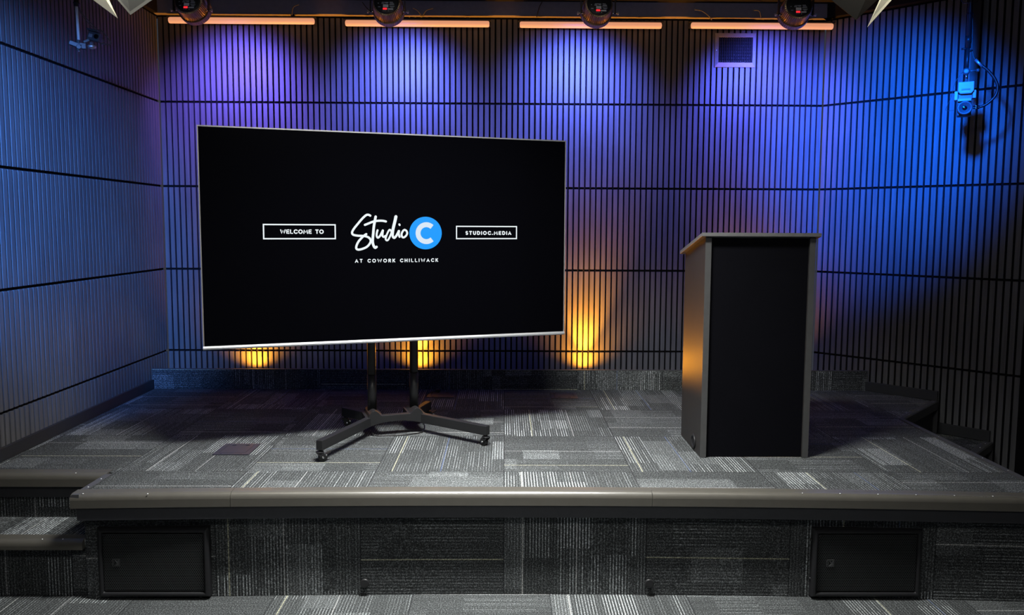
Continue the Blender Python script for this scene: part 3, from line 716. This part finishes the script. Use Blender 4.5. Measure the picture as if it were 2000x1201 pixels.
for x, lb in ((-0.625, 'small round black knob low on the carpeted riser under the television'), (0.658, 'small round black knob low on the carpeted riser, toward the lectern')):
    k = MB().lathe([(0, 0.010), (0.008, 0.011), (0.012, 0.020), (0.020, 0.0205), (0.023, 0.017)], (x, front(x)+0.056, 0.062), (0, -1, 0), 24)
    solo(k, 'hatch_knob', 'plastic', lb, 'knob', 'round knobs on the stage riser')

# ------------------------------------------------------------------ ceiling tube lights
TX = [(-2.404, -1.368), (-1.147, -0.118), (0.100, 1.118), (1.330, 2.352)]
TZ = [3.116, 3.105, 3.103, 3.106]
nm = ['first tube light from the left, glowing salmon, ends by the left corner', 'second tube light from the left, glowing salmon above the television', 'third tube light from the left, glowing salmon, near the top centre', 'fourth tube light, rightmost, glowing salmon above the wall vent']
for i, ((a, b), z) in enumerate(zip(TX, TZ)):
    t = thing('tube_light', nm[i], 'light', ((a+b)/2, 5.645, z), group='tube lights along the top of the back wall'); L = (b-a)/2
    n = 20; tb = MB(); prof = [(-L, 0.012), (-L+0.003, 0.019), (-L+0.010, 0.0215), (L-0.010, 0.0215), (L-0.003, 0.019), (L, 0.012)]
    tb.lathe(prof, (0, 0, 0), (1, 0, 0), 24); tb.build('diffuser', 'tube', t)
    hs = MB().mm((-L-0.012, 0.0225, -0.012), (L+0.012, 0.034, 0.024)); hs.mm((-L-0.012, -0.014, 0.024), (L+0.012, 0.034, 0.030)); hs.build('housing', 'plastic', t)  # top plate added to block the tube's light from the soffit
    for s in (-0.7, 0.7):
        MB().mm((s*L-0.012, 0.004, 0.018), (s*L+0.012, 0.045, 0.048)).build('clip', 'blacksteel', t)
# cables hanging by the tubes
def cab(pts, label, mat='cable'):
    solo(MB().tube(pts, 0.0032), 'tube_light_cable', mat, label, 'cable', 'thin cables above the tube lights')
cab([(-1.02, 5.62, 3.245), (-0.985, 5.60, 3.20), (-0.94, 5.605, 3.165), (-0.86, 5.62, 3.15)], 'thin dark cable curving down beside the second lamp from the left')
cab([(-0.66, 5.62, 3.205), (-0.625, 5.60, 3.185), (-0.600, 5.62, 3.150)], 'thin cable forming the left half of a fork above the second tube', 'cable_grey')
cab([(-0.52, 5.62, 3.205), (-0.565, 5.60, 3.185), (-0.592, 5.62, 3.150)], 'thin cable forming the right half of a fork above the second tube', 'cable_grey')
cab([(-2.13, 5.62, 3.26), (-2.10, 5.60, 3.21), (-2.08, 5.62, 3.16)], 'thin pale cable between the first tube and first lamp', 'cable_grey')
cab([(-1.47, 5.62, 3.225), (-1.505, 5.60, 3.20), (-1.52, 5.62, 3.15)], 'thin pale cable above the right end of the first tube', 'cable_grey')
cab([(1.34, 5.60, 3.205), (1.39, 5.59, 3.195), (1.44, 5.60, 3.165), (1.47, 5.62, 3.14)], 'thin pale cable curving above the left end of the rightmost tube', 'cable_grey')
cab([(1.76, 5.60, 3.205), (1.80, 5.59, 3.195), (1.82, 5.61, 3.15)], 'thin pale cable above the wall vent', 'cable_grey')
cab([(0.26, 5.62, 3.26), (0.235, 5.60, 3.21), (0.22, 5.62, 3.15)], 'thin dark cable dropping to the third tube')

# ------------------------------------------------------------------ stage lamps (round cans seen from behind)
def make_par():
    t = thing('stage_lamp', '', 'stage light', (0, 0, 0))
    body = MB().lathe([(0.0, 0.070), (0.004, 0.082), (0.05, 0.086)], (0, 0, 0), (0, 1, 0), 96, 1, 0.0045)
    body.lathe([(0.05, 0.082), (0.083, 0.090)], (0, 0, 0), (0, 1, 0), 96, 1, 0.0045)
    body.lathe([(0.086, 0.088), (0.087, 0.098), (0.128, 0.098), (0.130, 0.092), (0.123, 0.088)], (0, 0, 0), (0, 1, 0), 96, 1, 0.002)
    b = body.build('housing', 'fin', t)
    bp = MB().lathe([(-0.006, 0.0), (-0.006, 0.070), (-0.003, 0.076), (0.0, 0.076)], (0, 0, 0), (0, 1, 0), 40).build('back_panel', 'plastic', t)
    dsp = MB().mm((-0.022, -0.0078, -0.052), (0.004, -0.006, -0.041))
    dg = MB()
    for k in range(4):
        x = -0.0195+k*0.0062
        for a_, b_ in (((0, 0), (0.0042, 0.0012)), ((0, 0.0044), (0.0042, 0.0056)), ((0, 0.0088), (0.0042, 0.010)), ((0, 0), (0.0011, 0.010)), ((0.0031, 0), (0.0042, 0.010))):
            dg.mm((x+a_[0], -0.0090, -0.0515+a_[1]), (x+b_[0], -0.0079, -0.0515+b_[1]))
    dsp.build('display', 'plastic', bp); dg.build('digits', 'red_glow', bp)
    lb = MB(); lb.mm((-0.020, -0.0072, -0.036), (0.012, -0.0061, -0.018)); lb.mm((0.008, -0.0072, -0.051), (0.042, -0.0061, -0.043))
    lb.build('sticker', 'label', bp)
    pr = MB()
    for (x0, x1, z) in ((0.020, 0.050, -0.029), (0.026, 0.044, -0.036), (-0.05, -0.036, -0.034), (0.018, 0.048, -0.018), (0.022, 0.046, -0.011), (-0.030, -0.012, -0.012), (-0.006, 0.010, -0.010), (-0.028, 0.012, -0.004), (0.020, 0.040, -0.003), (-0.02, -0.017, -0.058), (-0.012, -0.009, -0.058), (-0.004, -0.001, -0.058), (0.010, 0.016, -0.059), (-0.052, -0.046, -0.010)):
        pr.mm((x0, -0.0068, z-0.0015), (x1, -0.0061, z+0.0015))
    pr.build('panel_print', 'print', bp)
    fl = MB().lathe([(0.121, 0.0), (0.122, 0.086), (0.1225, 0.0)], (0, 0, 0), (0, 1, 0), 32).build('lens', 'lamp_lens', t)
    return t
def place_par(i, label, first):
    t = par0 if first else copy_tree(par0)
    t.location = (PAR_X[i], PAR_Y, PAR_Z); t.rotation_euler = (-PAR_TILT, 0, PAR_YAW[i]*0.5)
    t['label'] = label; t['group'] = 'round stage lamps below the ceiling'
    return t
par0 = make_par()
# yokes are vertical: built per lamp in the lamp's own frame
pl_ = ['first round stage lamp from the left, red digits on its back', 'second round stage lamp from the left, red digits, above the television', 'third round stage lamp from the left, red digits, near the top centre', 'fourth round stage lamp, rightmost, red digits, left of the black barn door']
for i in range(4):
    t = place_par(i, pl_[i], i == 0) if i == 0 else None
    if i == 0: p0 = t
pars = [p0]
for i in range(1, 4): pars.append(place_par(i, pl_[i], False))
for t in pars:
    x, y, z = t.location
    yk = MB(); zt = 3.255
    for s in (-1, 1):
        X = x+s*0.107
        yk.mm((X-0.002, y+0.035, z-0.05), (X+0.002, y+0.065, zt-0.02))
    yk.mm((x-0.109, y+0.035, zt-0.02), (x+0.109, y+0.065, zt-0.015)); yk.cyl((x, y+0.05, zt-0.016), (x, y+0.05, zt+0.014), 0.016)
    yk.build('yoke', 'blacksteel', t, world=t)
    for s in (-1, 1):
        X = x+s*0.109
        kb = MB(); kb.cyl((X, y+0.05, z-0.043), (X+s*0.012, y+0.05, z-0.043), 0.004); kb.lathe([(0, 0.004), (0.002, 0.010), (0.009, 0.010), (0.011, 0.006)], (X+s*0.010, y+0.05, z-0.043), (s, 0, 0), 12)
        kb.build('tilt_knob', 'bezel', t, world=t)
        st_ = MB().cyl((x+s*0.085, y+0.05, z-0.043), (x+s*0.107, y+0.05, z-0.043), 0.004); st_.build('pivot_bolt', 'chrome', t, world=t)

# ------------------------------------------------------------------ wall vent
v = thing('wall_vent', 'square metal air vent high on the back wall below the rightmost tube', 'vent', (1.672, D-0.001, 2.950))
a, b, c, d = 0.148, 0.121, 0.124, 0.090
fr_ = MB()
prf = [(a, b, -0.004), (a, b, -0.008), (c, d, -0.018), (c, d, -0.004)]
vs = []
for w_, h_, y_ in prf: vs += [(-w_, y_, -h_), (w_, y_, -h_), (w_, y_, h_), (-w_, y_, h_)]
fr_.add(vs, [(m*4+k, m*4+(k+1) % 4, ((m+1) % 4)*4+(k+1) % 4, ((m+1) % 4)*4+k) for m in range(4) for k in range(4)])
fr_.build('frame', 'vent', v)
MB().mm((-c, -0.003, -d), (c, -0.001, d)).build('duct_back', 'backing', v)
sl = MB()
for k in range(15):
    x = -c+0.0165*(k+0.55); sl.box((x, -0.010, 0), (0.0012, 0.012, 2*d), Matrix.Rotation(0.4, 3, 'Z'))
for k in range(8): sl.box((0, -0.006, -d+0.0225*(k+0.5)), (2*c, 0.0012, 0.0012))
sl.build('vanes', 'vane', v)
for s in (-1, 1): MB().cyl((s*0.136, -0.013, 0), (s*0.136, -0.0105, 0), 0.004).build('screw', 'chrome', v)

# ------------------------------------------------------------------ action camera on a ceiling rod (left)
g = thing('action_camera_rod', 'chrome ceiling rod carrying a small action camera by the left wall', 'camera', (-2.27, 4.2, 2.60))
MB().cyl((-2.268, 4.2, 2.625), (-2.272, 4.2, 2.815), 0.0068).build('rod', 'label', g, world=g)
q = MB(); q.cyl((-2.272, 4.2, 2.812), (-2.272, 4.2, 2.850), 0.013); q.cyl((-2.273, 4.2, 2.85), (-2.276, 4.2, 3.275), 0.008); q.cyl((-2.272, 4.2, 2.828), (-2.272, 4.2, 2.833), 0.016)
q.build('upper_tube', 'blacksteel', g, world=g)
q = MB(); q.box((-2.283, 4.19, 2.612), (0.06, 0.03, 0.022), Matrix.Rotation(0.3, 3, 'Y')); q.cyl((-2.268, 4.17, 2.60), (-2.268, 4.23, 2.60), 0.012); q.box((-2.25, 4.19, 2.608), (0.03, 0.03, 0.03)); q.cyl((-2.27, 4.2, 2.585), (-2.27, 4.2, 2.64), 0.011)
q.build('clamp', 'camdark', g, 0.002, world=g)
MB().cyl((-2.268, 4.19, 2.578), (-2.268, 4.19, 2.584), 0.004).build('clamp_screw', 'chrome', g, world=g)
q = MB(); q.lathe([(0, 0.017), (0.004, 0.021), (0.012, 0.021), (0.016, 0.017)], (-2.208, 4.19, 2.602), (0, 0, 1), 24); q.cyl((-2.208, 4.19, 2.598), (-2.208, 4.19, 2.632), 0.009)
q.build('ball_joint', 'silver', g, world=g)
Rg = Matrix.Rotation(0.25, 3, 'Y') @ Matrix.Rotation(-0.5, 3, 'Z')
cam = MB().box((-2.192, 4.19, 2.662), (0.066, 0.030, 0.046), Rg).build('camera_body', 'camdark', g, 0.004, world=g)
fcn = Rg @ Vector((0, -1, 0)); fcx = Rg @ Vector((1, 0, 0)); cc = Vector((-2.192, 4.19, 2.662))
MB().cyl(cc+fcx*0.018+fcn*0.013, cc+fcx*0.018+fcn*0.021, 0.012).build('lens', 'lens', cam, world=g)
MB().box(cc-fcx*0.015+fcn*0.0155, (0.020, 0.002, 0.018), Rg).build('camera_display', 'vent', cam, world=g)
q = MB(); q.box(cc+Vector((-0.004, 0, 0.032)), (0.058, 0.034, 0.010), Rg); q.tube([cc+Vector((0.0, 0, 0.03)), (-2.16, 4.19, 2.70), (-2.125, 4.19, 2.655), (-2.118, 4.19, 2.632), (-2.15, 4.19, 2.630), (-2.17, 4.19, 2.634)], 0.003)
q.box((-2.232, 4.19, 2.637), (0.03, 0.012, 0.012), Matrix.Rotation(-0.5, 3, 'Y'))
q.build('cage', 'camdark', g, 0.001, world=g)
c3 = MB().tube([(-2.262, 4.21, 2.815), (-2.245, 4.21, 2.78), (-2.20, 4.21, 2.73), (-2.165, 4.21, 2.69), (-2.15, 4.21, 2.645)], 0.0022)
c3.tube([(-2.262, 4.21, 2.80), (-2.235, 4.21, 2.755), (-2.205, 4.21, 2.72), (-2.185, 4.21, 2.70)], 0.0018)
c3.build('camera_cable', 'cable_grey', g, world=g)
g.rotation_euler = (0, 0, 0.45)

# ------------------------------------------------------------------ studio camera on a ceiling rod (right)
s = thing('studio_camera_rod', 'ceiling rod carrying a boxy studio camera by the right wall', 'camera', (2.75, 4.65, 2.36))
Yc = 4.65
q = MB(); q.cyl((2.749, Yc, 2.735), (2.751, Yc, 3.275), 0.0145); q.cyl((2.749, Yc, 2.765), (2.749, Yc, 2.80), 0.017); q.cyl((2.75, Yc, 2.930), (2.75, Yc, 2.938), 0.019)
q.build('upper_tube', 'blacksteel', s, world=s)
q = MB(); q.cyl((2.748, Yc, 2.590), (2.749, Yc, 2.74), 0.0105); q.cyl((2.742, Yc, 2.715), (2.775, Yc, 2.718), 0.006)
q.cyl((2.715, Yc, 2.732), (2.745, Yc, 2.732), 0.006)
q.build('lower_tube', 'blacksteel', s, world=s)
q = MB(); q.lathe([(-0.016, 0.010), (-0.014, 0.019), (0.014, 0.019), (0.016, 0.010)], (2.747, Yc, 2.598), (0, 1, 0), 24); q.cyl((2.75, Yc, 2.598), (2.80, Yc, 2.60), 0.005); q.lathe([(0, 0.007), (0.004, 0.011), (0.014, 0.011), (0.018, 0.006)], (2.797, Yc, 2.60), (1, 0, 0), 16); q.build('clamp', 'camdark', s, world=s)
MB().cyl((2.749, Yc, 2.538), (2.749, Yc, 2.598), 0.0075).build('stud', 'chrome', s, world=s)
x0 = 2.749
q = MB().prism([(x0-0.041, 2.532), (x0+0.041, 2.532), (x0+0.041, 2.478), (x0+0.028, 2.462), (x0-0.028, 2.462), (x0-0.041, 2.478)][::-1], Yc-0.045, Yc+0.03, 'xzy')
head = q.build('camera_head', 'camgrey', s, 0.004, world=s)
MB().mm((x0-0.024, Yc-0.0475, 2.482), (x0+0.022, Yc-0.0445, 2.491)).build('nameplate', 'camdark', head, world=s)
MB().mm((x0-0.022, Yc-0.0475, 2.472), (x0+0.018, Yc-0.0445, 2.4745)).build('print', 'print', head, world=s)
q = MB(); q.mm((x0-0.058, Yc-0.025, 2.430), (x0-0.040, Yc+0.03, 2.482)); q.mm((x0+0.036, Yc-0.025, 2.436), (x0+0.054, Yc+0.03, 2.484))
q.build('side_plate', 'camgrey', s, 0.003, world=s)
q = MB(); q.mm((x0-0.038, Yc-0.02, 2.432), (x0+0.036, Yc+0.03, 2.462)); q.build('camera_neck', 'camdark', s, 0.003, world=s)
MB().mm((x0-0.040, Yc-0.050, 2.418), (x0+0.030, Yc+0.03, 2.434)).build('camera_plate', 'camgrey', s, 0.002, world=s)
q = MB().mm((x0-0.040, Yc-0.03, 2.335), (x0+0.034, Yc+0.05, 2.418)); q.build('camera_body', 'camdark', s, 0.006, world=s)
q = MB().lathe([(0, 0.036), (0.010, 0.040), (0.040, 0.040), (0.044, 0.038), (0.044, 0.031), (0.030, 0.020), (0.026, 0.0)], (x0-0.002, Yc-0.03, 2.376), (0, -1, 0), 32)
ln = q.build('lens_barrel', 'camdark', s, world=s)
MB().lathe([(0.0, 0.0), (0.001, 0.019), (0.003, 0.010), (0.004, 0.0)], (x0-0.002, Yc-0.0565, 2.376), (0, -1, 0), 24).build('lens_glass', 'lens', ln, world=s)
q = MB()
for z_ in (2.389, 2.377): q.cyl((x0+0.042, Yc-0.01, z_), (x0+0.075, Yc-0.01, z_), 0.0042)
q.build('cable_plug', 'chrome', s, world=s)
q = MB().tube([(x0+0.075, Yc-0.01, 2.383), (x0+0.11, Yc-0.01, 2.398), (x0+0.15, Yc-0.01, 2.440), (x0+0.161, Yc-0.01, 2.49), (x0+0.145, Yc-0.01, 2.54), (x0+0.11, Yc-0.01, 2.59), (x0+0.075, Yc-0.01, 2.625), (x0+0.04, Yc, 2.66)], 0.008, 12)
q.build('hose_cable', 'cable', s, world=s)
MB().cyl((x0+0.040, Yc-0.012, 2.662), (x0+0.078, Yc-0.012, 2.618), 0.0085, 0.0075).build('cable_sleeve', 'silver', s, world=s)
q = MB().tube([(x0+0.04, Yc, 2.66), (x0+0.022, Yc, 2.72), (x0+0.018, Yc, 2.85), (x0+0.012, Yc, 2.93), (x0+0.0, Yc+0.02, 3.02), (x0+0.01, Yc+0.02, 3.27)], 0.003)
q.tube([(x0-0.05, Yc, 3.27), (x0-0.05, Yc, 3.03), (x0, Yc-0.012, 2.995), (x0+0.04, Yc, 3.02), (x0+0.045, Yc, 3.27)], 0.003)
q.tube([(x0-0.005, Yc-0.01, 2.62), (x0-0.055, Yc-0.01, 2.54), (x0-0.075, Yc-0.01, 2.45), (x0-0.098, Yc-0.01, 2.385), (x0-0.09, Yc-0.01, 2.372), (x0-0.05, Yc-0.01, 2.373)], 0.0014)
q.build('thin_cable', 'cable', s, world=s)
s.rotation_euler = (0, 0, -0.50)
# black cable trunking on the angled wall
tr = MB(); tq = CR+dR*0.978
q4 = [tq-dR*0.022+nR*0.024, tq+dR*0.022+nR*0.024, tq+dR*0.022+nR*0.001, tq-dR*0.022+nR*0.001]
tr.prism([(p.x, p.y) for p in q4], 2.565, 3.17); solo(tr, 'cable_trunking', 'plastic', 'vertical black cable trunking at the top of the angled right wall', 'trunking')

# ------------------------------------------------------------------ key lights with barn doors, hung over the front of the stage
def key_light(side, label, leaves):
    cx = -1.52 if side < 0 else 1.46; cy, cz = 2.78, 2.90
    t = thing('barn_door_light', label, 'stage light', (cx, cy, cz), group='studio lights with barn doors over the stage front')
    hd = MB(); hd.box((cx, cy-0.05, cz+0.06), (0.20, 0.24, 0.20)); hd.cyl((cx, cy+0.06, cz+0.02), (cx, cy+0.11, cz-0.03), 0.09, 0.09, 28)
    hd.build('lamp_head', 'plastic', t, 0.01, world=t)
    MB().lathe([(0, 0.0), (0.002, 0.080), (0.004, 0.0)], (cx, cy+0.112, cz-0.032), (0, 0.7, -0.7), 28).build('lens', 'warm_lens', t, world=t)
    yk = MB(); 
    for s_ in (-1, 1): yk.mm((cx+s_*0.115-0.002, cy-0.065, cz+0.05), (cx+s_*0.115+0.002, cy-0.035, cz+0.28))
    yk.mm((cx-0.117, cy-0.065, cz+0.28), (cx+0.117, cy-0.035, cz+0.285)); yk.cyl((cx, cy-0.05, cz+0.285), (cx, cy-0.05, 3.275), 0.012)
    yk.build('yoke', 'blacksteel', t, world=t)
    for quad, mat in leaves: MB().slab(quad, 0.0018).build('barn_door', mat, t, world=t)
    return t

y3 = 3.0
key_light(-1, 'studio light with a lit pale and a shaded grey barn door at the top left', [
    ([(-1.469, y3, 2.444), (-1.571, y3, 2.672), (-1.640, y3-0.03, 2.740), (-1.752, y3, 2.655)], 'leaf_in'),
    ([(-1.425, y3+0.01, 2.459), (-1.290, y3+0.01, 2.550), (-1.330, y3-0.03, 2.740), (-1.450, y3-0.03, 2.740), (-1.555, y3+0.01, 2.612)], 'leaf'),
    ([(-1.66, 2.86, 2.92), (-1.66, 2.96, 2.80), (-1.78, 3.10, 2.92), (-1.74, 2.96, 3.05)], 'leaf_dark')])
key_light(1, 'studio light with a lit pale and a black barn door at the top right', [
    ([(1.378, y3-0.01, 2.430), (1.477, y3-0.01, 2.668), (1.520, y3-0.03, 2.740), (1.603, y3-0.01, 2.688)], 'leaf_in'),
    ([(1.347, y3+0.02, 2.464), (1.150, y3+0.02, 2.612), (1.300, y3-0.03, 2.740), (1.450, y3-0.03, 2.740), (1.520, y3+0.02, 2.630)], 'leaf_dark'),
    ([(1.60, 2.86, 2.92), (1.60, 2.96, 2.80), (1.74, 3.10, 2.92), (1.70, 2.96, 3.05)], 'leaf_dark')])

# unseen lamps of the side washes and key, plus a panel added for the fill
def wash_lamp(pos, target, label):
    d = (Vector(target)-Vector(pos)).normalized(); t = copy_tree(par0)
    for ch in list(t.children):
        if ch.name.split('.')[0] in ('yoke', 'tilt_knob', 'pivot_bolt'): bpy.data.objects.remove(ch)
    t.location = Vector(pos)-d*0.15; t.rotation_euler = d.to_track_quat('Y', 'Z').to_euler(); t['label'] = label
    t['group'] = 'blue wash lamps over the audience'
wash_lamp((1.72, 3.35, 2.98), (2.62, 5.42, 2.22), 'round blue wash lamp hung over the stage front, aimed at the angled right wall')
wash_lamp((-1.45, 1.20, 2.75), (-2.50, 3.45, 1.98), 'round blue wash lamp hung over the audience, aimed at the left wall')
def soft_panel(c, w, h, label):
    t = thing('unseen_panel', label, 'light', c, group='white panel lights on the ceiling')
    MB().box((0, 0, 0.028), (w+0.04, h+0.04, 0.04)).build('housing', 'plastic', t, 0.004)
    MB().box((0, 0, 0.005), (w, h, 0.004)).build('diffuser', 'warm_lens', t)
soft_panel((-0.10, 2.88, 3.195), 1.3, 0.25, 'white panel light on the ceiling above the front edge of the stage')
soft_panel((0.1, 0.5, 3.222), 1.2, 0.4, 'added unseen panel above the audience, standing in for the front fill')
